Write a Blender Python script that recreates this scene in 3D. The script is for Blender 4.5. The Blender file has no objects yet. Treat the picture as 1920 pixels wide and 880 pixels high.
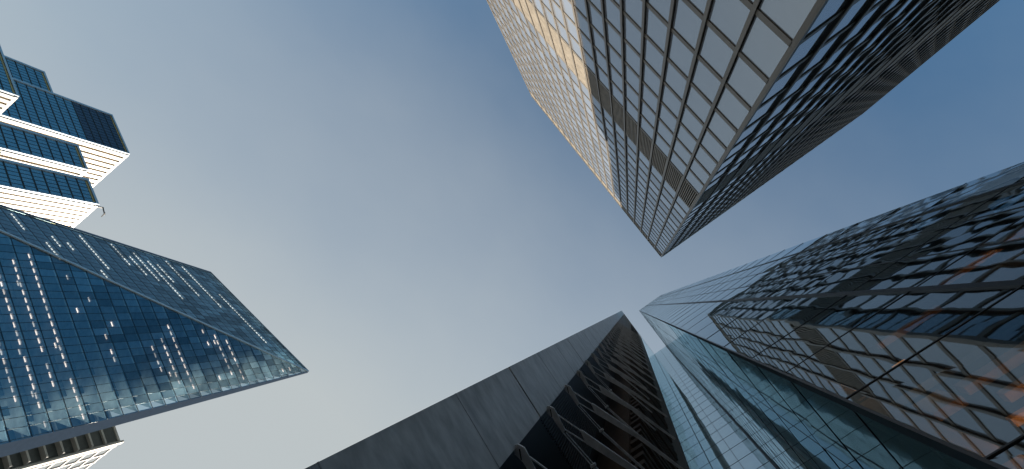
import bpy, math, random
from mathutils import Vector, Matrix
R_ = math.radians
random.seed(7)
sc = bpy.context.scene
C = sc.collection

# ------------------------------------------------------------------ camera
cam_d = bpy.data.cameras.new('camera'); cam = bpy.data.objects.new('camera', cam_d); C.objects.link(cam)
sc.camera = cam
cam_d.sensor_width = 36; cam_d.lens = 850/1920*36; cam_d.clip_start = .05; cam_d.clip_end = 6000
CR = Matrix(((0.55555311, -0.78663534, 0.26938001), (-0.79341207, -0.59843341, -0.11124183), (0.24871275, -0.1519286, -0.95658751)))
EYE = 1.6
cam.matrix_world = Matrix.Translation((0, 0, EYE)) @ CR.to_4x4()

# ------------------------------------------------------------------ sky and sun
SUN_AZ = 56.5      # degrees from +X towards +Y
SUN_EL = 34.0
SKX, SKY_, SKZ, SKC = .50, .78, .38, .54
w = bpy.data.worlds.new('World'); sc.world = w; w.use_nodes = True
nt = w.node_tree; nt.nodes.clear()
out = nt.nodes.new('ShaderNodeOutputWorld'); bg = nt.nodes.new('ShaderNodeBackground')
sky = nt.nodes.new('ShaderNodeTexSky'); sky.sky_type = 'NISHITA'; sky.sun_disc = False
sky.sun_elevation = R_(SUN_EL); sky.sun_rotation = R_(90-SUN_AZ)
sky.air_density = 1.0; sky.dust_density = 1.0; sky.ozone_density = 1.2; sky.altitude = 0
hs = nt.nodes.new('ShaderNodeHueSaturation'); hs.inputs["Saturation"].default_value = 1.3
# haze that whitens the sky towards the sun's side, with a thin uneven veil of high cloud
tc = nt.nodes.new('ShaderNodeTexCoord')
sx = nt.nodes.new('ShaderNodeSeparateXYZ')
def mth(op, a, b=None):
    n = nt.nodes.new('ShaderNodeMath'); n.operation = op
    for i, v in ((0, a), (1, b)):
        if v is None: continue
        if isinstance(v, (int, float)): n.inputs[i].default_value = v
        else: nt.links.new(v, n.inputs[i])
    return n.outputs[0]
L_ = nt.links.new
L_(tc.outputs['Generated'], sx.inputs[0])
mp = nt.nodes.new('ShaderNodeMapping'); mp.inputs['Scale'].default_value = (1.0, 1.5, 1.0); mp.inputs['Rotation'].default_value = (0, 0, R_(35))
nz = nt.nodes.new('ShaderNodeTexNoise'); nz.inputs['Scale'].default_value = 1.7; nz.inputs['Detail'].default_value = 5; nz.inputs['Roughness'].default_value = .5
L_(tc.outputs['Generated'], mp.inputs['Vector']); L_(mp.outputs[0], nz.inputs['Vector'])
fac = mth('ADD', mth('MULTIPLY', sx.outputs[0], SKX), mth('MULTIPLY', sx.outputs[1], SKY_))
fac = mth('ADD', fac, mth('MULTIPLY', mth('SUBTRACT', 1.0, sx.outputs[2]), SKZ)); fac = mth('ADD', fac, SKC)
fac = mth('ADD', fac, mth('MULTIPLY', mth('SUBTRACT', nz.outputs['Fac'], .5), .34))
cl = nt.nodes.new('ShaderNodeClamp'); L_(fac, cl.inputs[0]); cl.inputs[1].default_value = .02; cl.inputs[2].default_value = 1
mx = nt.nodes.new('ShaderNodeMix'); mx.data_type = 'RGBA'; mx.inputs[7].default_value = (5.0, 5.45, 5.6, 1)
L_(sky.outputs[0], hs.inputs['Color']); L_(cl.outputs[0], mx.inputs[0]); tn = nt.nodes.new('ShaderNodeMix'); tn.data_type = 'RGBA'; tn.blend_type = 'MULTIPLY'; tn.inputs[0].default_value = 1; tn.inputs[7].default_value = (.86, 1.42, 1.36, 1)
L_(hs.outputs[0], tn.inputs[6]); L_(tn.outputs[2], mx.inputs[6]); L_(mx.outputs[2], bg.inputs['Color'])
bg.inputs['Strength'].default_value = .052
L_(bg.outputs[0], out.inputs[0])
sd = bpy.data.lights.new('sun', 'SUN'); sd.energy = 5.0; sd.angle = R_(.5); sd.color = (1, .90, .76)
sun = bpy.data.objects.new('sun', sd); C.objects.link(sun)
sv = Vector((math.cos(R_(SUN_EL))*math.cos(R_(SUN_AZ)), math.cos(R_(SUN_EL))*math.sin(R_(SUN_AZ)), math.sin(R_(SUN_EL))))
sun.rotation_euler = sv.to_track_quat('Z', 'Y').to_euler(); sun.location = (0, 0, 300)
vs = sc.view_settings; vs.view_transform = 'Standard'; vs.look = 'None'; vs.exposure = .95; vs.gamma = 1
sc.cycles.max_bounces = 10; sc.cycles.transparent_max_bounces = 16; sc.cycles.glossy_bounces = 6

# ------------------------------------------------------------------ materials
def newmat(name):
    m = bpy.data.materials.new(name); m.use_nodes = True; n = m.node_tree; n.nodes.clear()
    o = n.nodes.new('ShaderNodeOutputMaterial'); return m, n, o
def noise_tree(n, scale, detail=4, rough=.55, stretch=None):
    t = n.nodes.new('ShaderNodeTexCoord'); x = n.nodes.new('ShaderNodeTexNoise')
    x.inputs['Scale'].default_value = scale; x.inputs['Detail'].default_value = detail; x.inputs['Roughness'].default_value = rough
    if stretch:
        mm = n.nodes.new('ShaderNodeMapping'); mm.inputs['Scale'].default_value = stretch
        n.links.new(t.outputs['Object'], mm.inputs[0]); n.links.new(mm.outputs[0], x.inputs['Vector'])
    else: n.links.new(t.outputs['Object'], x.inputs['Vector'])
    return x
def solid(name, col, rough=.5, metal=0., var=.25, scale=1.2, stretch=None, bump=0., spec=.5):
    m, n, o = newmat(name); p = n.nodes.new('ShaderNodeBsdfPrincipled')
    x = noise_tree(n, scale, 6, .6, stretch); r = n.nodes.new('ShaderNodeValToRGB')
    r.color_ramp.elements[0].position = .3; r.color_ramp.elements[1].position = .7
    r.color_ramp.elements[0].color = (*[c*(1-var) for c in col], 1); r.color_ramp.elements[1].color = (*[min(1, c*(1+var)) for c in col], 1)
    n.links.new(x.outputs['Fac'], r.inputs[0]); n.links.new(r.outputs[0], p.inputs['Base Color'])
    p.inputs['Roughness'].default_value = rough; p.inputs['Metallic'].default_value = metal; p.inputs['Specular IOR Level'].default_value = spec
    if bump:
        b = n.nodes.new('ShaderNodeBump'); b.inputs['Distance'].default_value = bump
        n.links.new(x.outputs['Fac'], b.inputs['Height']); n.links.new(b.outputs[0], p.inputs['Normal'])
    n.links.new(p.outputs[0], o.inputs[0]); return m
def glass(name, back, tint=(1, 1, 1), base_r=.25, ior=1.6, wave=.0, wscale=.5, stretch=None, see=False, trans=(.5, .6, .65), backvar=.3, rough=0.015, panevar=.12):
    """reflecting facade glass: Fresnel mix of a mirror over either an opaque backing or a tinted view inside"""
    m, n, o = newmat(name)
    g = n.nodes.new('ShaderNodeBsdfGlossy'); g.inputs['Color'].default_value = (*tint, 1); g.inputs['Roughness'].default_value = rough
    geo = n.nodes.new('ShaderNodeNewGeometry')
    def pane(col, amount):      # every pane a little lighter or darker than its neighbour
        mr = n.nodes.new('ShaderNodeMapRange'); mr.inputs['To Min'].default_value = 1-amount; mr.inputs['To Max'].default_value = 1+amount
        n.links.new(geo.outputs['Random Per Island'], mr.inputs['Value'])
        vm = n.nodes.new('ShaderNodeVectorMath'); vm.operation = 'SCALE'; vm.inputs[0].default_value = col
        n.links.new(mr.outputs[0], vm.inputs['Scale']); return vm
    n.links.new(pane(tint, panevar).outputs[0], g.inputs['Color'])
    if see:
        d = n.nodes.new('ShaderNodeBsdfTransparent'); n.links.new(pane(trans, panevar*1.5).outputs[0], d.inputs['Color'])
    else:
        d = n.nodes.new('ShaderNodeBsdfDiffuse')
        x = noise_tree(n, .35, 3); r = n.nodes.new('ShaderNodeValToRGB')
        r.color_ramp.elements[0].color = (*[c*(1-backvar) for c in back], 1); r.color_ramp.elements[1].color = (*[c*(1+backvar) for c in back], 1)
        n.links.new(x.outputs['Fac'], r.inputs[0])
        pv = pane((1, 1, 1), min(.9, backvar*1.3)); vm2 = n.nodes.new('ShaderNodeVectorMath'); vm2.operation = 'MULTIPLY'
        n.links.new(r.outputs[0], vm2.inputs[0]); n.links.new(pv.outputs[0], vm2.inputs[1]); n.links.new(vm2.outputs[0], d.inputs['Color'])
    f = n.nodes.new('ShaderNodeFresnel'); f.inputs['IOR'].default_value = ior
    ma = n.nodes.new('ShaderNodeMapRange'); ma.inputs['To Min'].default_value = base_r; ma.inputs['To Max'].default_value = 1
    n.links.new(f.outputs[0], ma.inputs['Value'])
    mix = n.nodes.new('ShaderNodeMixShader'); n.links.new(ma.outputs[0], mix.inputs[0]); n.links.new(d.outputs[0], mix.inputs[1]); n.links.new(g.outputs[0], mix.inputs[2])
    if wave:
        # the ripple starts afresh in each pane: the pane's own random number shifts the noise
        x2 = n.nodes.new('ShaderNodeTexNoise'); x2.noise_dimensions = '4D'
        x2.inputs['Scale'].default_value = wscale; x2.inputs['Detail'].default_value = 2; x2.inputs['Roughness'].default_value = .5
        t4 = n.nodes.new('ShaderNodeTexCoord'); m4 = n.nodes.new('ShaderNodeMapping'); m4.inputs['Scale'].default_value = stretch or (1, 1, 1)
        n.links.new(t4.outputs['Object'], m4.inputs[0]); n.links.new(m4.outputs[0], x2.inputs['Vector'])
        k4 = n.nodes.new('ShaderNodeMath'); k4.operation = 'MULTIPLY'; k4.inputs[1].default_value = .9
        n.links.new(geo.outputs['Random Per Island'], k4.inputs[0]); n.links.new(k4.outputs[0], x2.inputs['W'])
        b = n.nodes.new('ShaderNodeBump'); b.inputs['Distance'].default_value = wave; n.links.new(x2.outputs['Fac'], b.inputs['Height'])
        n.links.new(b.outputs[0], g.inputs['Normal'])
    n.links.new(mix.outputs[0], o.inputs[0]); return m
def emit(name, col, s):
    m, n, o = newmat(name); e = n.nodes.new('ShaderNodeEmission'); e.inputs[0].default_value = (*col, 1); e.inputs[1].default_value = s
    n.links.new(e.outputs[0], o.inputs[0]); return m

M = {}
M['t_metal'] = solid('grey_anodised_metal', (.195, .172, .142), .45, .0, .18, .8, (1, 1, .15))
M['t_dark'] = solid('dark_metal', (.045, .045, .048), .5, .3)
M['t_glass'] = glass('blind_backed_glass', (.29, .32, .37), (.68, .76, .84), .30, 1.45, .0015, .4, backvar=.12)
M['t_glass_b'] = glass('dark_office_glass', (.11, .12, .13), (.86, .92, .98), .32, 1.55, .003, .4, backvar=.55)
M['web'] = solid('shade_brown_web_metal', (.13, .10, .075), .5)  # recess shade behind the fin flanges put into the colour
M['t_louvre'] = solid('louvre_metal', (.38, .335, .275), .45, .0)
M['g_see'] = glass('clear_tower_glass', (0, 0, 0), (.86, .96, 1), .36, 1.6, .0105, .45, (1, 1, .7), see=True, trans=(.45, .52, .55))
M['g_cyan'] = glass('cyan_tower_glass', (.50, .66, .68), (.86, .98, 1), .55, 1.6, .010, .35, (1, 1, .35), backvar=.2)
M['g_side'] = glass('teal_side_glass', (.02, .035, .038), (.84, .95, .98), .42, 1.6, .012, .35, (1, 1, .35), backvar=.3)
M['g_joint'] = solid('black_gasket', (.012, .013, .015), .4)
M['g_int'] = solid('dark_interior', (.03, .032, .036), .8)
M['wood'] = solid('orange_wood', (.60, .30, .14), .5, 0, .2)
M['granite'] = solid('charcoal_granite', (.46, .45, .455), .38, 0, .34, 2.2, (.7, 1, 1.5), .003)
M['granite2'] = solid('speckled_granite', (.30, .285, .29), .5, 0, .45, 14)
M['black'] = solid('black_metal', (.012, .014, .015), .45, .4)
M['steel'] = solid('painted_steel', (.74, .76, .80), .4, .1, .2, 3)
M['bronze'] = solid('bronze_panel', (.075, .052, .038), .5, .1, .35, 2, (1, 1, .4))
M['s_glass'] = glass('blue_tower_glass', (0, 0, 0), (.62, .74, .78), .24, 1.45, .004, .3, see=True, trans=(.54, .65, .67), panevar=.3)
M['s_glass2'] = glass('teal_slanted_glass', (0, 0, 0), (.44, .68, .80), .20, 1.4, .003, .3, see=True, trans=(.48, .70, .78), panevar=.3)
M['fold_metal'] = solid('light_blue_metal', (.42, .52, .60), .4, .2, .08)
M['s_trim'] = solid('pale_blue_metal', (.10, .145, .21), .4, .2, .08)
M['s_frame'] = solid('navy_mullion', (.012, .022, .035), .4, .3)
M['s_slab'] = solid('office_ceiling', (.52, .58, .60), .8, 0, .35, .25)
M['s_back'] = solid('office_back_wall', (.15, .21, .24), .8, 0, .7, .3)
M['light'] = emit('ceiling_light_glow', (1, .72, .60), 1.25)
M['light_dim'] = emit('ceiling_light_dim', (1, .8, .7), .6)
M['warm'] = emit('added_warm_glow', (1, .42, .16), .4)  # glow of the added strips, standing in for sunlit timber
M['l_white'] = solid('white_metal', (.62, .60, .57), .35, .1, .04)
M['l_frame'] = solid('silver_frame', (.40, .46, .52), .38, .3, .06)
M['l_glass'] = glass('teal_office_glass', (.09, .16, .19), (.46, .60, .66), .34, 1.5, .003, .3, backvar=.6)
M['l_panel'] = solid('dark_blue_panel', (.05, .065, .10), .35, .3, .15, .6)
M['gold'] = solid('gold_panel', (.55, .36, .14), .4, .3, .3, .5)
M['w_white'] = solid('white_stone', (.29, .275, .25), .6, 0, .06)
M['w_dark'] = solid('dark_terrace_glass', (.035, .04, .04), .3)
M['w_pane'] = glass('grey_office_glass', (.36, .38, .39), (.7, .75, .8), .15, 1.45, .0, backvar=.15)
M['paving'] = solid('paving', (.13, .13, .13), .8, 0, .25, .7)
M['asphalt'] = solid('asphalt', (.05, .05, .05), .9, 0, .3, 2)
M['roof'] = solid('roof_membrane', (.18, .18, .18), .9)

# ------------------------------------------------------------------ mesh helpers
def face_normal(pts):
    a = Vector((0, 0, 0))
    for i in range(len(pts)): a += Vector(pts[i]).cross(Vector(pts[(i+1) % len(pts)]))
    return a
class MB:
    def __init__(s): s.v = []; s.f = []
    def poly(s, pts):
        k = len(s.v); s.v += [tuple(p) for p in pts]; s.f.append(tuple(range(k, k+len(pts)))); return s
    def box(s, a, b):
        (x0, y0, z0), (x1, y1, z1) = [tuple(map(min, zip(a, b))), tuple(map(max, zip(a, b)))]
        k = len(s.v)
        s.v += [(x0, y0, z0), (x1, y0, z0), (x1, y1, z0), (x0, y1, z0), (x0, y0, z1), (x1, y0, z1), (x1, y1, z1), (x0, y1, z1)]
        s.f += [tuple(k+i for i in q) for q in ((3, 2, 1, 0), (4, 5, 6, 7), (0, 1, 5, 4), (1, 2, 6, 5), (2, 3, 7, 6), (3, 0, 4, 7))]
        return s
    def prism(s, pts, z0, z1):
        """vertical prism over a ccw plan outline"""
        n = len(pts); k = len(s.v)
        s.v += [(x, y, z0) for x, y in pts]+[(x, y, z1) for x, y in pts]
        s.f.append(tuple(k+i for i in reversed(range(n)))); s.f.append(tuple(k+n+i for i in range(n)))
        for i in range(n):
            j = (i+1) % n; s.f.append((k+i, k+j, k+n+j, k+n+i))
        return s
    def bar(s, p, q, wd, th, nrm):
        """a straight bar from p to q, wd wide across, th thick along nrm (starting at the line, outwards)"""
        p = Vector(p); q = Vector(q); n = Vector(nrm).normalized(); d = (q-p).normalized(); c = d.cross(n).normalized()*wd/2
        k = len(s.v)
        for e in (p, q):
            s.v += [tuple(e-c), tuple(e+c), tuple(e+c+n*th), tuple(e-c+n*th)]
        s.f += [tuple(k+i for i in f) for f in ((0, 1, 2, 3), (7, 6, 5, 4), (0, 4, 5, 1), (1, 5, 6, 2), (2, 6, 7, 3), (3, 7, 4, 0))]
        return s
    def slab(s, pts, off):
        """polygon pts (3D) extruded by vector off"""
        n = len(pts); k = len(s.v); off = Vector(off)
        if face_normal([Vector(p)-Vector(pts[0]) for p in pts]).dot(off) > 0: pts = pts[::-1]      # the front looks away from the thickness
        s.v += [tuple(p) for p in pts]+[tuple(Vector(p)+off) for p in pts]
        s.f.append(tuple(k+i for i in range(n))); s.f.append(tuple(k+n+i for i in reversed(range(n))))
        for i in range(n):
            j = (i+1) % n; s.f.append((k+j, k+i, k+n+i, k+n+j))
        return s
    def build(s, name, mat, parent=None, **props):
        me = bpy.data.meshes.new(name); me.from_pydata(s.v, [], s.f); me.update()
        me.materials.append(mat); o = bpy.data.objects.new(name, me); C.objects.link(o)
        if parent is not None:
            o.parent = parent; o.location = -parent.location if parent.parent is None else (0, 0, 0)      # meshes are written in world coordinates
        for a, b in props.items(): o[a] = b
        return o
def thing(name, label, cat, loc):
    o = bpy.data.objects.new(name, None); C.objects.link(o); o.location = loc; o['label'] = label; o['category'] = cat; o.empty_display_size = 2
    return o
RT = CR.transposed()
def px(P):
    c = RT @ (Vector(P)-Vector((0, 0, EYE)))
    if c.z > -.05: return None
    return (960+850*c.x/-c.z, 440-850*c.y/-c.z)
def seen(pts):
    """size in the frame, to tell which repeats show largest"""
    q = [px(p) for p in pts]
    if any(a is None for a in q): return 0
    q = [(min(1920, max(0, a)), min(880, max(0, b))) for a, b in q]
    return abs(sum(q[i][0]*q[(i+1) % len(q)][1]-q[(i+1) % len(q)][0]*q[i][1] for i in range(len(q))))/2
def many(cells, name, mat, parent, thick=None, normal=None, limit=100, pick=None):
    """cells: list of (outline, mesh builder fn). the largest in view become parts of their own, the rest one stuff part"""
    cells = [c[::-1] if normal is not None and face_normal([Vector(p)-Vector(c[0]) for p in c]).dot(Vector(normal)) < 0 else c for c in cells]
    cells = sorted(cells, key=lambda c: -seen(c))
    for i, c in enumerate(cells[:limit]):
        b = MB(); b.slab(c, Vector(normal)*-thick) if thick else b.poly(c); b.build(name, mat, parent)
    if len(cells) > limit:
        b = MB()
        for c in cells[limit:]: b.slab(c, Vector(normal)*-thick) if thick else b.poly(c)
        b.build(name, mat, parent, kind='stuff')
def clip(poly, inside, cut):
    o = []
    for i in range(len(poly)):
        a, b = poly[i], poly[(i+1) % len(poly)]; ia, ib = inside(a), inside(b)
        if ia >= 0: o.append(a)
        if (ia >= 0) != (ib >= 0):
            t = ia/(ia-ib); o.append((a[0]+(b[0]-a[0])*t, a[1]+(b[1]-a[1])*t))
    return o
def clip_convex(poly, conv):
    for i in range(len(conv)):
        a, b = conv[i], conv[(i+1) % len(conv)]
        poly = clip(poly, lambda p: (b[0]-a[0])*(p[1]-a[1])-(b[1]-a[1])*(p[0]-a[0]), None)
        if len(poly) < 3: return []
    return poly
def clip_line(p, q, conv):
    t0, t1 = 0., 1.
    for i in range(len(conv)):
        a, b = conv[i], conv[(i+1) % len(conv)]
        f = lambda r: (b[0]-a[0])*(r[1]-a[1])-(b[1]-a[1])*(r[0]-a[0])
        fp, fq = f(p), f(q)
        if fp < 0 and fq < 0: return None
        if fp*fq < 0:
            t = fp/(fp-fq)
            if fp < 0: t0 = max(t0, t)
            else: t1 = min(t1, t)
    if t1-t0 < 1e-4: return None
    l = lambda t: (p[0]+(q[0]-p[0])*t, p[1]+(q[1]-p[1])*t)
    return l(t0), l(t1)

# ------------------------------------------------------------------ ground
b = MB(); b.poly([(-3000, -3000, 0), (3000, -3000, 0), (3000, 3000, 0), (-3000, 3000, 0)]); b.build('ground', M['asphalt'], kind='structure')
b = MB(); b.box((-40, -60, .0), (19.2, 60, .12)); b.build('pavement', M['paving'], kind='structure')

# ------------------------------------------------------------------ tower 1: grid tower with louvred plant floors (top of the picture)
TX, TY, TH = -5.36, -13.6, 118+EYE
BAY, FL = 2.69, 3.8
NA, NB = 21, 21
tower = thing('office_tower', 'tall grey gridded tower at the top of the picture, half of its face sunlit cream', 'tower', (TX-NA*BAY/2, TY-NB*BAY/2, 0))
xl, yf = TX-NA*BAY, TY-NB*BAY
MB().box((xl+.02, yf+.02, 0), (TX-.25, TY-.25, TH-.6)).build('wall', M['black'], tower)
MB().box((xl+.3, yf+.3, TH-.58), (TX-.5, TY-.5, TH-.3)).build('roof', M['roof'], tower)
levels = [22.6+EYE+FL*k for k in range(-6, 25)]        # spandrel centres
plant = {8, 9}                                          # the two louvred storeys above level 8 and 9
def louv(k): return k in (8, 9) or k == 24
cellsA, cellsB = [], []
for i, z in enumerate(levels):
    k = i-6; z1 = levels[i+1] if i+1 < len(levels) else TH
    lo, hi = z+.31, z1-.23
    if k == 8: hi = levels[i+2]-.26
    if k == 9: continue
    if k == 24: hi = TH-.35
    for j in range(NA):
        x1 = TX-j*BAY-.14; x0 = TX-(j+1)*BAY+.14
        if louv(k):
            m_ = MB()
            for q in range(9):
                xx = x0+(q+.5)*(x1-x0)/9; m_.box((xx-.045, TY-.2, lo), (xx+.045, TY+.06, hi))
            m_.build('louvre_panel', M['t_louvre'], tower)
        else: cellsA.append([(x0, TY-.02+random.uniform(-.003, .003), lo), (x1, TY-.02+random.uniform(-.003, .003), lo), (x1, TY-.02, hi), (x0, TY-.02, hi)])
    for j in range(NB):
        y1 = TY-j*BAY-.14; y0 = TY-(j+1)*BAY+.14
        if louv(k):
            if j < 9 or k == 8:
                m_ = MB()
                for q in range(9):
                    yy = y0+(q+.5)*(y1-y0)/9; m_.box((TX-.2, yy-.05, lo), (TX+.06, yy+.05, hi))
                m_.build('louvre_panel', M['t_louvre'], tower)
        else: cellsB.append([(TX-.02+random.uniform(-.004, .004), y1, lo), (TX-.02+random.uniform(-.004, .004), y0, lo), (TX-.02, y0, hi), (TX-.02, y1, hi)])
allc = sorted([(seen(c), 0, i) for i, c in enumerate(cellsA)]+[(seen(c), 1, i) for i, c in enumerate(cellsB)], reverse=True)
rest = {}
for r, (s_, side, i) in enumerate(allc):
    c = (cellsA, cellsB)[side][i]; off = ((0, -.05, 0), (-.05, 0, 0))[side]
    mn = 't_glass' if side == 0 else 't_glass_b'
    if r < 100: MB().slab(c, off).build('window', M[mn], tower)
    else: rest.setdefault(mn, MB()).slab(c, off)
for mn in rest: rest[mn].build('window', M[mn], tower, kind='stuff')
for i, z in enumerate(levels):
    if i-6 == 9: continue
    MB().box((xl, TY-.25, z-.22), (TX-.2, TY+.04, z+.22)).build('spandrel', M['t_metal'], tower)
    MB().box((xl, TY-.24, z+.222), (TX-.2, TY-.005, z+.30)).box((TX-.24, yf, z+.222), (TX-.005, TY-.26, z+.30)).build('dark_strip', M['black'], tower)  # black strip along the top of each spandrel
    MB().box((TX-.25, yf, z-.22), (TX+.04, TY-.2, z+.22)).build('spandrel', M['t_metal'], tower)
for j in range(1, NA+1):      # flanged fins standing off the faces, webs coloured dark to imitate shade between the flanges
    x, d = TX-j*BAY, .17
    o = MB().box((x-.13, TY+d-.05, 0), (x+.13, TY+d, TH+.05)).build('mullion', M['t_metal'], tower)
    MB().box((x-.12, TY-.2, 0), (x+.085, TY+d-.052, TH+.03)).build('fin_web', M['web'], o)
for j in range(1, NB+1):
    y, d = TY-j*BAY, .17
    o = MB().box((TX+d-.04, y-.12, 0), (TX+d, y+.12, TH+.05)).build('mullion', M['t_metal'], tower)
    MB().box((TX-.2, y-.085, 0), (TX+d-.042, y+.11, TH+.03)).build('fin_web', M['black'], o)  # black stands in for the shade in the fin recess
MB().box((TX-.24, TY-.24, 0), (TX+.04, TY+.04, TH+.02)).box((TX+.045, TY-.12, 0), (TX+.12, TY+.12, TH+.02)).box((TX-.12, TY+.045, 0), (TX+.04, TY+.12, TH+.02)).build('corner_post', M['t_metal'], tower)
MB().box((xl, TY-.3, TH-.34), (TX-.25, TY+.14, TH-.02)).box((TX-.3, yf, TH-.34), (TX+.14, TY-.25, TH-.02)).box((xl, yf, TH-.3), (xl+.3, TY-.32, TH-.02)).box((xl+.32, yf, TH-.3), (TX-.32, yf+.3, TH-.02)).build('parapet', M['t_metal'], tower)

# ------------------------------------------------------------------ tower 2: mirror glass tower (right)
GX, GY, GH = 3.2, -1.9, 184+EYE
GYF = -12.15; G3X = 19.3; DY = 3.5
glassT = thing('glass_tower', 'mirror glass tower at the right whose panes reflect the gridded tower in waves', 'tower', (GX+8, (GY+GYF)/2, 0))
MB().box((GX+6.5, GYF+.1, .13), (GX+22, GY-.12, GH-.3)).build('core_wall', M['g_int'], glassT)
MB().box((G3X+.25, GY-.11, .13), (GX+22, DY+12, GH-.3)).build('core_wall', M['g_int'], glassT)
MB().box((GX+.2, GYF+.1, GH-.28), (GX+22, GY-.12, GH-.05)).build('roof', M['roof'], glassT)
zl = [2.9, 5.9, 9.0, 12.05, 15.1, 19.2, 23.4]
while zl[-1]+3.9 < 184: zl.append(zl[-1]+3.9)
zl.append(184.0); zl = [z+EYE for z in zl]
jy = [GY, -5.2, -6.8, -8.5, -10.25, GYF]
cells = []
for a, z0 in enumerate([.13]+zl[:-1]):
    z1 = zl[a]
    for i in range(len(jy)-1):
        o = lambda: GX+random.uniform(-.006, .006)
        cells.append([(o(), jy[i], z0), (o(), jy[i], z1), (o(), jy[i+1], z1), (o(), jy[i+1], z0)])
many(cells, 'window', M['g_see'], glassT, None, (-1, 0, 0))
# added wing, out of view, blocking sun from the gridded tower's right face
rw = MB(); rw.box((13.2, -42, .13), (24.8, GYF-.05, GH-4)); rw.build('sun_block_wing', M['g_cyan'], glassT)
for k in range(1, 45): MB().box((13.1, -42.1, EYE+4.1*k), (13.19, GYF-.1, EYE+4.1*k+.12)).build('sun_block_transom', M['g_joint'], glassT)
# joints of the west face
gm = MB()
for y, t in ((-5.2, .16), (-10.25, .10)): MB().box((GX-.03, y-t/2, .13), (GX+.25, y+t/2, GH)).build('mullion', M['g_joint'], glassT)
for y in (-6.8, -8.5): MB().box((GX-.012, y-.02, .13), (GX+.12, y+.02, GH)).build('mullion', M['g_joint'], glassT)
for z in zl[:-1]: MB().box((GX-.012, GYF, z-.014), (GX+.1, GY, z+.014)).build('transom', M['g_joint'], glassT)
# floors behind the glass of the west face
for i, z in enumerate(zl[:-1]):
    MB().box((GX+.45, GYF+.2, z-.16), (GX+6.4, GY-.2, z+.16)).build('floor_slab', M['g_int'], glassT)
# timber behind the lowest storeys; added lamps and glow strips imitate sunlight on it
X_ = GX+.26
MB().box((X_, -2.30, EYE+4.2), (X_+.1, -2.10, EYE+9.25)).build('timber_column', M['wood'], glassT)
MB().box((X_, -2.34, EYE+9.6), (X_+.1, -2.22, EYE+14.5)).build('timber_column', M['wood'], glassT)
MB().box((X_, -6.2, EYE+7.9), (X_+.12, -3.0, EYE+8.12)).build('timber_beam', M['wood'], glassT)
MB().box((X_, -6.2, EYE+7.25), (X_+.12, -3.05, EYE+7.38)).build('timber_beam', M['wood'], glassT)
MB().box((X_, -3.6, EYE+6.75), (X_+.1, -2.7, EYE+6.83)).build('timber_beam', M['wood'], glassT)
MB().box((X_, -2.85, EYE+7.75), (X_+.13, -2.42, EYE+8.25)).build('timber_box', M['wood'], glassT)
MB().box((X_, -9.0, EYE+12.3), (X_+.12, -5.3, EYE+12.5)).build('timber_beam', M['wood'], glassT)
MB().box((X_, -5.0, EYE+11.2), (X_+.12, -3.6, EYE+11.32)).build('timber_beam', M['wood'], glassT)
for k, (y, z) in enumerate(((-2.9, 6.6), (-4.6, 7.0), (-3.2, 10.4), (-7.0, 11.6))):
    MB().box((X_+.0, y-.12, EYE+z-.62), (X_+.10, y+.12, EYE+z-.56)).build('added_glow_strip', M['warm'], glassT)
    ld = bpy.data.lights.new('added_warm_lamp', 'POINT'); ld.energy = 6; ld.color = (1, .55, .26); ld.shadow_soft_size = .08
    lo_ = bpy.data.objects.new('added_warm_lamp', ld); C.objects.link(lo_); lo_.parent = glassT; lo_.location = Vector((GX+.09, y, EYE+z-.45))-glassT.location
# corner post and south side return
MB().box((GX-.02, GY-.02, .13), (GX+.16, GY+.03, GH)).build('corner_post', M['g_joint'], glassT)
# side face (normal +Y)
cells = []; nx = 6; wx = (G3X-GX-.3)/nx
for a, z0 in enumerate([.13]+zl[:-1]):
    z1 = zl[a]
    for i in range(nx):
        o = lambda: GY+random.uniform(-.008, .008)
        x0 = GX+.17+i*wx; cells.append([(x0, o(), z0), (x0, o(), z1), (x0+wx, o(), z1), (x0+wx, o(), z0)])
many(cells, 'side_window', M['g_side'], glassT, .04, (0, 1, 0))
for i in range(1, nx): MB().box((GX+.17+i*wx-.02, GY-.05, .13), (GX+.17+i*wx+.02, GY+.012, GH)).build('mullion', M['g_joint'], glassT)
for z in zl[:-1]: MB().box((GX+.17, GY-.05, z-.016), (G3X, GY+.012, z+.016)).build('transom', M['g_joint'], glassT)
MB().box((G3X-.14, GY+.015, .13), (G3X+.1, GY+.16, GH)).build('corner_post', M['g_joint'], glassT)
MB().box((GX+.0, GY-.2, GH+.0), (G3X, GY+.02, GH+.12)).box((GX-.02, GYF, GH), (GX+.16, GY-.22, GH+.12)).build('parapet', M['s_trim'], glassT)
# end face (normal -X)
cells = []
z3 = [EYE+2.4+4.1*k for k in range(45) if 2.4+4.1*k < 184]+[GH]
for a, z0 in enumerate([.13]+z3[:-1]):
    z1 = z3[a]
    for y0, y1 in ((GY+.17, .66), (.7, 3.46)):
        o = lambda: G3X+random.uniform(-.003, .003)
        cells.append([(o(), y0, z0), (o(), y0, z1), (o(), y1, z1), (o(), y1, z0)])
many(cells, 'end_window', M['g_cyan'], glassT, .04, (-1, 0, 0))
MB().box((G3X-.03, .655, .13), (G3X+.1, .705, GH)).build('mullion', M['g_joint'], glassT)
for z in z3[:-1]: MB().box((G3X-.02, GY+.17, z-.022), (G3X+.1, DY-.04, z+.022)).build('transom', M['g_joint'], glassT)

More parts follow.
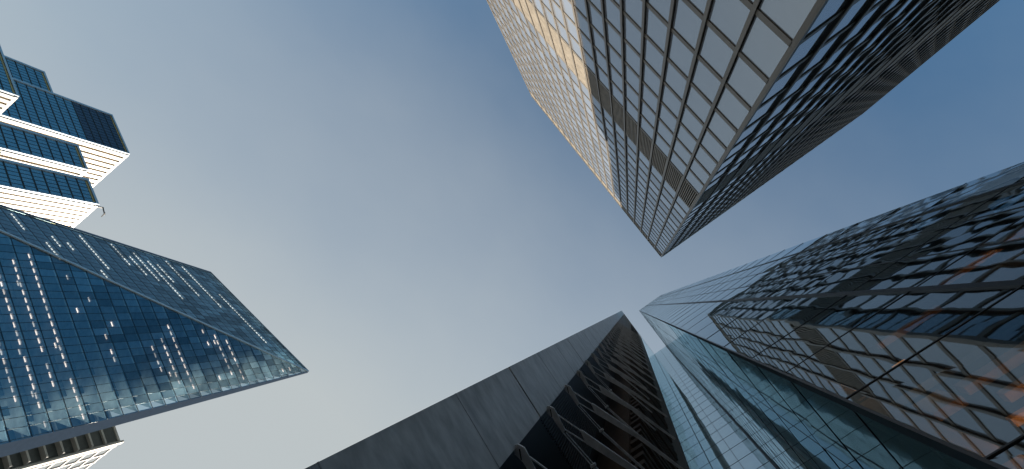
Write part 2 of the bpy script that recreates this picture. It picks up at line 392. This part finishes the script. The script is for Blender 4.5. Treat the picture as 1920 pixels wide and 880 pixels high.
# ------------------------------------------------------------------ tower 3: charcoal stone tower with steel brackets (bottom)
stone = thing('stone_tower', 'dark tower with a charcoal stone pier and bare steel brackets at the bottom edge', 'tower', (5, DY+8, 0))
DH = 184+EYE; DB = DY+14.2
def panelled(x0, x1, y0, y1, z0, z1, mat, name, joints, gap=.05, dep=.06):
    zs = [z0]+[j for j in joints if z0 < j < z1]+[z1]
    m_ = MB()
    for a, b_ in zip(zs[:-1], zs[1:]): m_.box((x0, y0, a+gap/2), (x1, y1, b_-gap/2))
    return m_.build(name, mat, stone)
jz = [11.9+EYE+11.45*k for k in range(16)]
for a, b_ in zip([.13]+jz, jz+[DH]):
    MB().box((-.52, DY-.02, a+.06), (.95, DY+.9, b_-.06)).build('pier_panel', M['granite'], stone)
for k in range(44):
    z = 4.28+EYE+3.817*k
    if min(abs(z-j) for j in jz) > 1: MB().box((-.523, DY-.024, z), (.953, DY+.2, z+.022)).build('panel_seam', M['granite2'], stone)
MB().box((-.46, DY+.08, .13), (.90, DB, DH-.02)).build('pier_core', M['black'], stone)
MB().box((-.53, DY-.05, DH-.04), (11.3, DY+1, DH+.08)).build('parapet', M['s_trim'], stone)
MB().box((.93, DY+2.6, .13), (G3X+2, DB, DH-.05)).build('wall', M['black'], stone)
# added rear steps, out of view, shaping the shadow edge on the gridded tower
MB().box((-.46, DB+.02, .13), (G3X+2, DB+3.9, 139)).build('shadow_edge_step', M['granite'], stone)
MB().box((-.46, DB+3.92, .13), (G3X+2, DB+8.2, 105)).build('shadow_edge_step', M['granite'], stone)
# ribbed dark screens in the recess
for k in range(0, 46, 3):
    z = 2.2+EYE+3.82*k; m_ = MB()
    for q in range(26): m_.box((1.0+q*.085, DY+.5, z), (1.03+q*.085, DY+.56, z+3.82*1.6))
    m_.build('ribbed_screen', M['t_dark'], stone)
# brackets, one per storey, lying flat and reaching out of the recess
lv = [5.6, 9.3, 12.95, 16.5, 20.3, 24.1]
while lv[-1]+3.8 < 182: lv.append(lv[-1]+3.8)
def bracket_mesh(z):
    m_ = MB(); t = .045
    P = lambda pts: m_.prism([(x, y) for x, y in pts], z, z+t)
    # tapered root plate
    P([(.88, 3.50), (.92, 3.41), (1.04, 3.335), (1.24, 3.35), (1.24, 3.52), (1.04, 3.575)])
    P([(1.24, 3.352), (1.66, 3.40), (1.72, 3.51), (1.24, 3.518)])
    # upper chord, lower chord and tip of the arm
    m_.bar((1.24, 3.36, z+.03), (1.90, 3.06, z+.01), .03, .03, (0, 0, 1))
    m_.bar((1.64, 3.42, z+.03), (2.22, 3.12, z+.01), .03, .03, (0, 0, 1))
    P([(1.88, 3.07), (1.92, 3.01), (3.55, 2.30), (5.2, 1.72), (5.2, 1.80), (3.62, 2.42), (2.24, 3.13)])
    # tie rods to the node and the second arm
    m_.bar((1.70, 3.50, z+.02), (2.76, 3.33, z+.0), .025, .03, (0, 0, 1))
    m_.bar((1.74, 3.44, z+.05), (2.78, 3.26, z+.02), .02, .03, (0, 0, 1))
    m_.box((2.74, 3.22, z-.03), (2.81, 3.37, z+.08))
    P([(2.84, 3.34), (2.84, 3.25), (5.4, 2.55), (5.4, 2.62)])
    return m_
for z in [q for q in lv if q < 88]:
    o = bracket_mesh(z+EYE).build('bracket', M['steel'], stone)
    MB().prism([(1.0, 3.44), (1.02, 3.425), (1.2, 3.51), (1.19, 3.525)], z+EYE-.012, z+EYE-.002).build('slot', M['black'], o)
    MB().prism([(1.93, 3.12), (1.95, 3.06), (2.2, 3.1)], z+EYE+.01, z+EYE+.04).build('web_plate', M['bronze'], o)
for z in [q for q in lv if q >= 88]:
    m_ = MB()
    for q in range(3): m_.box((.97, DY+.02+.03*q, z+EYE+q*1.2), (5.25, DY+.5, z+EYE+q*1.2+.14))
    m_.build('sunshade', M['steel'], stone)
# bronze louvre wall on the right of the recess
for i, z in enumerate(lv):
    z += EYE
    m_ = MB()
    for q in range(3): m_.box((5.3, DY-(.18 if z < 70 else .01)+.02*q, z+q*1.2), (9.2+.12*(q % 2), DY+.5, z+q*1.2+.5))
    m_.build('bronze_louvre', M['bronze'], stone)
    m2 = MB()
    for q in range(4): m2.box((5.5+q*.95, DY+.0, z+.52), (6.0+q*.95, DY+.45, z+1.18))
    m2.build('vent', M['black'], stone)
MB().box((5.2, DY+.52, .13), (9.3, DY+2.5, DH-.1)).build('bronze_wall', M['bronze'], stone)
MB().box((9.32, DY, .13), (11.2, DY+2.5, DH-.06)).build('stone_strip', M['granite2'], stone)
# glazed end of the same front
cells = []
for a, z0 in enumerate([.13]+z3[:-1]):
    z1 = z3[a]
    for i in range(3):
        wd = (G3X-.06-11.26)/3; x0 = 11.26+i*wd; o = lambda: DY+random.uniform(-.006, .006)
        cells.append([(x0+wd, o(), z0), (x0+wd, o(), z1), (x0, o(), z1), (x0, o(), z0)])
many(cells, 'window', M['g_cyan'], stone, .04, (0, -1, 0))
MB().box((11.2, DY-.03, .13), (11.26, DY+2.5, DH)).box((G3X-.06, DY-.05, .13), (G3X-.01, DY+.2, DH)).build('mullion', M['g_joint'], stone)
MB().box((11.26, DY+.05, .13), (G3X+2, DY+2.5, DH-.06)).build('end_wall', M['black'], stone)
MB().box((11.3, DY-.03, DH-.03), (G3X-.03, DY+.4, DH+.07)).build('glazing_cap', M['g_joint'], stone)
MB().box((-.4, DY+1.02, DH), (G3X+2, DB-.1, DH+.05)).build('roof', M['roof'], stone)

# ------------------------------------------------------------------ tower 4: folded blue glass tower (left)
fold = thing('folded_tower', 'blue glass tower with a slanting fold and rows of lit ceiling lamps at the left', 'tower', (-75, 120, 0))
SA = Vector((-48, 110.7, 152+EYE)); SP = Vector((-108.2, 130.3, 152+EYE)); SF = Vector((-116, 110.7, 50+EYE))
SR0 = Vector((-44.2, 110.7, 0))
# face 1: plane Y=110.7, 2D = (X, Z) ; ccw
f1 = [(SR0.x, 0), (SA.x, SA.z), (SF.x, SF.z), (SF.x, 0)]
W1, H1 = 2.24, 3.45
Y1 = SA.y
cells = []
zg = [SA.z-H1*k for k in range(0, 46)]
xg = [-44.0-W1*k for k in range(0, 34)]
to1 = lambda p, d=0: (p[0], Y1-d, p[1])
fz = [z for z in zg if z > 0]
for a in range(len(xg)-1):
    for z in fz:
        c = clip_convex([(xg[a+1], z-H1), (xg[a], z-H1), (xg[a], z), (xg[a+1], z)], f1)
        if c: cells.append([to1(p) for p in c])
many(cells, 'window', M['s_glass'], fold, None, (0, -1, 0))
for x in xg:
    s_ = clip_line((x, 0), (x, 200), f1)
    if s_: MB().bar(to1(s_[0]), to1(s_[1]), .09, .05, (0, -1, 0)).build('mullion', M['s_frame'], fold)
for z in fz:
    s_ = clip_line((-200, z), (0, z), f1)
    if s_: MB().bar(to1(s_[0]), to1(s_[1]), .14, .06, (0, -1, 0)).build('transom', M['s_frame'], fold)
# face 2
e1 = (SP-SA).normalized(); n2 = (SP-SA).cross(SF-SA).normalized()
if n2.y > 0: n2 = -n2
e2 = e1.cross(n2).normalized()
if e2.z < 0: e2 = -e2
to2 = lambda p, d=0: SA+e1*p[0]+e2*p[1]+n2*d
d2 = lambda P: ((P-SA).dot(e1), (P-SA).dot(e2))
f2 = [d2(SA), d2(SP), d2(SF)]
ar = sum(f2[i][0]*f2[(i+1) % 3][1]-f2[(i+1) % 3][0]*f2[i][1] for i in range(3))
if ar < 0: f2 = f2[::-1]
H2 = H1/e2.z; cells = []
us = [i*W1 for i in range(-2, 46)]; vsg = [-H2*k for k in range(0, 36)]
for a in range(len(us)-1):
    for v in vsg:
        c = clip_convex([(us[a], v-H2), (us[a+1], v-H2), (us[a+1], v), (us[a], v)], f2)
        if c: cells.append([tuple(to2(p)) for p in c])
many(cells, 'slanted_window', M['s_glass2'], fold, None, n2)
for u in us:
    s_ = clip_line((u, -200), (u, 5), f2)
    if s_: MB().bar(to2(s_[0]), to2(s_[1]), .08, .04, n2).build('mullion', M['s_frame'], fold)
for v in vsg:
    s_ = clip_line((-10, v), (120, v), f2)
    if s_: MB().bar(to2(s_[0]), to2(s_[1]), .10, .05, n2).build('transom', M['s_frame'], fold)
# storeys: slab, ceiling lamps
def x_right(z): return SR0.x+(SA.x-SR0.x)*z/SA.z
def fold_pt(z):
    t = (z-SF.z)/(SA.z-SF.z); return SF+(SA-SF)*t
def sil_pt(z):
    t = (z-SF.z)/(SP.z-SF.z); return SF+(SP-SF)*t
lamps1, lamps2 = [], []
for i, z in enumerate(fz[1:]):
    zz = z-.12
    if zz < SF.z: pts = [(x_right(zz)-.3, Y1+.12), (-115.8, Y1+.12)]
    else:
        f, s_ = fold_pt(zz), sil_pt(zz); pts = [(x_right(zz)-.3, Y1+.12), (f.x+.1, Y1+.12), (s_.x+.2, s_.y+.12)]
    back = [(pts[-1][0]+1, pts[-1][1]+7), (pts[0][0]-8, Y1+8)]
    ring = pts+back
    m_ = MB(); m_.prism(ring[::-1] if True else ring, zz-.25, zz); m_.build('floor_slab', M['s_slab'], fold)
    # lamps on the ceiling just inside the glass
    zl_ = zz-.34
    runs = []
    random.seed(100+i)
    xa = pts[1][0]; xb = pts[0][0]
    if random.random() < .66:
        n = random.choice((1, 1, 2))
        for _ in range(n):
            L = random.uniform(.25, 1)*(xb-xa)*random.choice((.5, 1)); s0 = random.uniform(xa, xb-L)
            runs.append((s0, s0+L))
    for x in [g for g in xg]:
        if any(r[0] < x < r[1] for r in runs) and random.random() < .93 and xa+1 < x < xb-1:
            lamps1.append((x, Y1+.75, zl_))
    if zz > SF.z and random.random() < .6:
        f, s_ = fold_pt(zz), sil_pt(zz); L = (s_-f).length; d = (s_-f).normalized()
        a0 = random.uniform(0, .7)*L; a1 = min(L-.6, a0+random.uniform(.15, .7)*L); q = a0+.8
        while q < a1:
            P = f+d*q; lamps2.append((P.x, P.y+.75, zl_, d)); q += W1*.62
random.seed(21)
for k in range(40):
    z = random.choice(fz[4:30]); x = random.uniform(-110, -52)
    if z > SF.z and x < fold_pt(z).x+3: continue
    lamps1.append((x, Y1+random.uniform(1.2, 2.6), z-.46))
def lamp_mesh(m_, x, y, z, d=Vector((1, 0, 0)), l=1.35):
    m_.bar(Vector((x, y, z))-d*l/2, Vector((x, y, z))+d*l/2, .19, .1, (0, 0, -1))
    return m_
ls = sorted([(seen([(x-.7, y, z), (x+.7, y, z), (x+.7, y+.3, z)]), x, y, z, Vector((1, 0, 0)), 1.35) for x, y, z in lamps1]
            + [(seen([(x-.4, y, z), (x+.4, y, z), (x+.4, y+.3, z)]), x, y, z, d, .8) for x, y, z, d in lamps2], key=lambda q: -q[0])
random.seed(5)
for r in ls[:100]: lamp_mesh(MB(), *r[1:]).build('ceiling_light', M[random.choice(('light', 'light', 'light_dim'))], fold)
m_ = MB()
for r in ls[100:]: lamp_mesh(m_, *r[1:])
m_.build('ceiling_light', M['light'], fold, kind='stuff')
# back walls of the offices
m_ = MB()
for i, z in enumerate(fz):
    zz = z-.4; z0 = zz-H1+.35
    if zz < 10: continue
    for x in [xg[k] for k in range(0, len(xg), 1)]:
        xf = fold_pt(zz).x if zz > SF.z else -115
        if x < xf+1.5 or x > x_right(zz)-4 or random.random() < .45: continue
        m_.box((x, Y1+3.2, z0), (x-W1*.93, Y1+3.3, zz))
m_.build('partition', M['s_back'], fold, kind='stuff')
bw = MB(); bw.poly([(SR0.x-8, Y1+7.4, 0), (SA.x-8, Y1+7.4, SA.z-1), (SP.x+.5, SP.y+5, SP.z-1), (SF.x+1, Y1+7, SF.z), (SF.x+1, Y1+7, 0)])
bw.build('back_wall', M['s_back'], fold)
ew = MB(); ew.slab([tuple(SP+Vector((.15, .15, -.3))), tuple(SP+Vector((3.5, 7, -.3))), (SF.x+3.5, SF.y+7, SF.z), (SF.x+.15, SF.y+.15, SF.z)], (.3, 0, 0)); ew.build('end_wall', M['s_back'], fold)
# body behind, roof, trims
MB().prism([(-44.6, Y1+2.6), (-70, Y1+26), (-114, Y1+26), (-115.5, Y1+8), (-54, Y1+8)], 0, 50).build('rear_wall', M['s_trim'], fold)
rm = MB(); rm.slab([tuple(SA+Vector((-.3, .2, 0))), (-52, Y1+3.0, SA.z), tuple(SP+Vector((.5, 6, 0))), tuple(SP+Vector((.3, .2, 0)))], (0, 0, -.3)); rm.build('roof', M['roof'], fold)
sl = MB(); cw = lambda x, wd, z: [(x, Y1-.02, z), (x+.57*wd, Y1+.82*wd, z)]
sl.slab(cw(SR0.x, 4.6, 0)+cw(SA.x, .5, SA.z)[::-1], (-.35, .25, 0)); sl.build('side_trim', M['s_trim'], fold)
MB().bar(SA, SF, .55, .35, (n2+Vector((0, -1, 0))).normalized()).build('fold_trim', M['fold_metal'], fold)
MB().bar(SA, SP, .5, .3, n2).build('roof_trim', M['s_trim'], fold)
MB().bar(SP, SF, .7, .35, n2).build('edge_trim', M['s_trim'], fold)

# ------------------------------------------------------------------ tower 5: stepped tower with white fins (far left)
step = thing('stepped_tower', 'stepped teal office tower with sun bleached white fins at the left edge', 'tower', (-230, 190, 0))
def block(xr, xl_, y, h, depth, glass_top=0, fins=8, ffrom=0, gold=True, fl=4.2):
    h += EYE
    MB().box((xl_, y+.35, 0), (xr-.8, y+depth, h-.4)).build('wall', M['g_int'], step)
    # glass front, normal -Y
    zs = [h-1.2-fl*k for k in range(60) if h-1.2-fl*k > 4]
    for k, z in enumerate(zs[:26]):
        mt = M['l_panel'] if k < glass_top else M['l_glass']
        nseg = 5; m_ = MB()
        m_.box((xl_+.8, y+.1, z-fl+.45), (xr-1.6, y+.3, z-.05)); m_.build('glazing_band', mt, step)
        MB().box((xl_+.8, y-.05, z-fl-.05), (xr-1.0, y+.2, z-fl+.12)).box((xl_+.8, y-.05, z-fl+.27), (xr-1.0, y+.2, z-fl+.42)).build('floor_band', M['t_dark'], step)
        if gold: MB().box((xr-1.58, y+.12, z-fl+.45), (xr-.85, y+.25, z-.05)).build('gold_reveal', M['gold'], step) if k == 0 else None
    n = max(3, int((xr-xl_)/2.4))
    for i in range(1, n):
        x = xl_+.8+(xr-xl_-1.8)*i/n; MB().box((x-.07, y-.02, 4), (x+.07, y+.2, h-1.3)).build('mullion', M['s_frame'], step)
    if gold: MB().box((xl_+1.2, y-.06, h-1.75), (xr-.9, y+.2, h-1.1)).build('gold_trim', M['gold'], step)
    # silver frame round the front
    MB().box((xl_-.5, y-.5, h-1.0), (xr-.0, y+.5, h)).box((xl_-.5, y-.5, 0), (xl_+.75, y+.5, h-1.02)).box((xr-.8, y-.5, 0), (xr, y+.5, h-1.02)).build('frame', M['l_frame'], step)
    # white fins of the side, normal +X
    pitch = (depth-1)/fins
    for i in range(fins):
        yy = y+.8+i*pitch
        MB().box((xr-.75, yy, 0), (xr+.35, yy+pitch*.62, h-1.3)).build('fin', M['l_white'], step)
    MB().box((xr-.78, y+.52, 0), (xr-.4, y+depth, h-1.5)).build('fin_backing', M['gold'], step)
    MB().box((xr-.9, y+.52, h-1.28), (xr+.4, y+depth, h)).build('cap', M['l_white'], step)
    MB().box((xl_, y+.52, h-.38), (xr-.95, y+depth, h-.1)).build('roof', M['roof'], step)
block(-243.6, -276.9, 187.5, 200, 34, 5, 9)
block(-276.95, -302.6, 192.8, 174, 24, 0, 3)
block(-243.5, -285, 173.5, 140, 13.3, 0, 4)
block(-205, -221.7, 175.1, 160, 22, 0, 6)
block(-172.3, -187.5, 165.8, 150, 17, 0, 6)
# connecting lower blocks between the steps
MB().box((-243, 198, 0), (-222.4, 215, 148)).build('link_wall', M['l_glass'], step)
for k in range(7): MB().box((-243+k*3, 197.6, 0), (-242.4+k*3, 198-.02, 149)).build('link_fin', M['l_frame'], step)
MB().box((-204, 188, 0), (-188.2, 205, 136)).build('link_wall', M['l_glass'], step)
for k in range(6): MB().box((-203.5+k*2.8, 187.4, 0), (-202.6+k*2.8, 188-.02, 138)).build('link_fin', M['l_white'], step)
# roof crane
q = MB(); q.box((-172.2, 166.4, 151.6), (-171.7, 166.9, 154)); q.bar((-172, 166.6, 153.6), (-168.4, 167.5, 153.9), .35, .35, (0, 0, 1)); q.bar((-168.6, 166.2, 153.4), (-168.2, 168.9, 153.4), .3, .3, (0, 0, 1))
q.build('roof_crane', M['t_dark'], step)

# ------------------------------------------------------------------ tower 6: white gridded building (bottom left)
white = thing('white_building', 'pale stone gridded building with dark terraces at the bottom left corner', 'building', (-66, 160, 0))
WX, WY, WH = -52.2, 144.0, 110+EYE
MB().box((WX-30, WY+.4, 0), (WX-.4, WY+40, WH-.6)).build('wall', M['w_white'], white)
for k in range(26):
    z = WH-1.5-k*3.6
    if z < 4: break
    for i in range(8):
        y0 = WY+2.6+i*4.4; MB().box((WX-.35, y0, z-2.9), (WX-.2, y0+3.7, z)).build('window', M['w_pane'], white) if k < 12 else None
    MB().box((WX-.38, WY+1.0, z+.0), (WX, WY+39, z+.55)).build('spandrel', M['w_white'], white)
for i in range(9):
    y0 = WY+1.8+i*4.4; MB().box((WX-.36, y0, 0), (WX+.05, y0+.7, WH-.7)).build('pier', M['w_white'], white)
MB().box((WX-.5, WY-.2, 0), (WX+.1, WY+1.1, WH)).build('corner_pier', M['w_white'], white)
for k in range(24):
    z = WH-1.0-k*3.6
    off = min(k, 4)*1.15
    MB().box((WX-28, WY-.2-.35*min(k, 4), z-.45), (WX-.6-.02*k, WY+.38, z)).build('terrace_slab', M['w_white'], white)
    MB().box((WX-28, WY+.1, z-3.1), (WX-.9, WY+.36, z-.5)).build('terrace_glazing', M['w_dark'], white)
MB().box((WX-30, WY+.6, WH-.58), (WX-.6, WY+40, WH-.3)).build('roof', M['roof'], white)
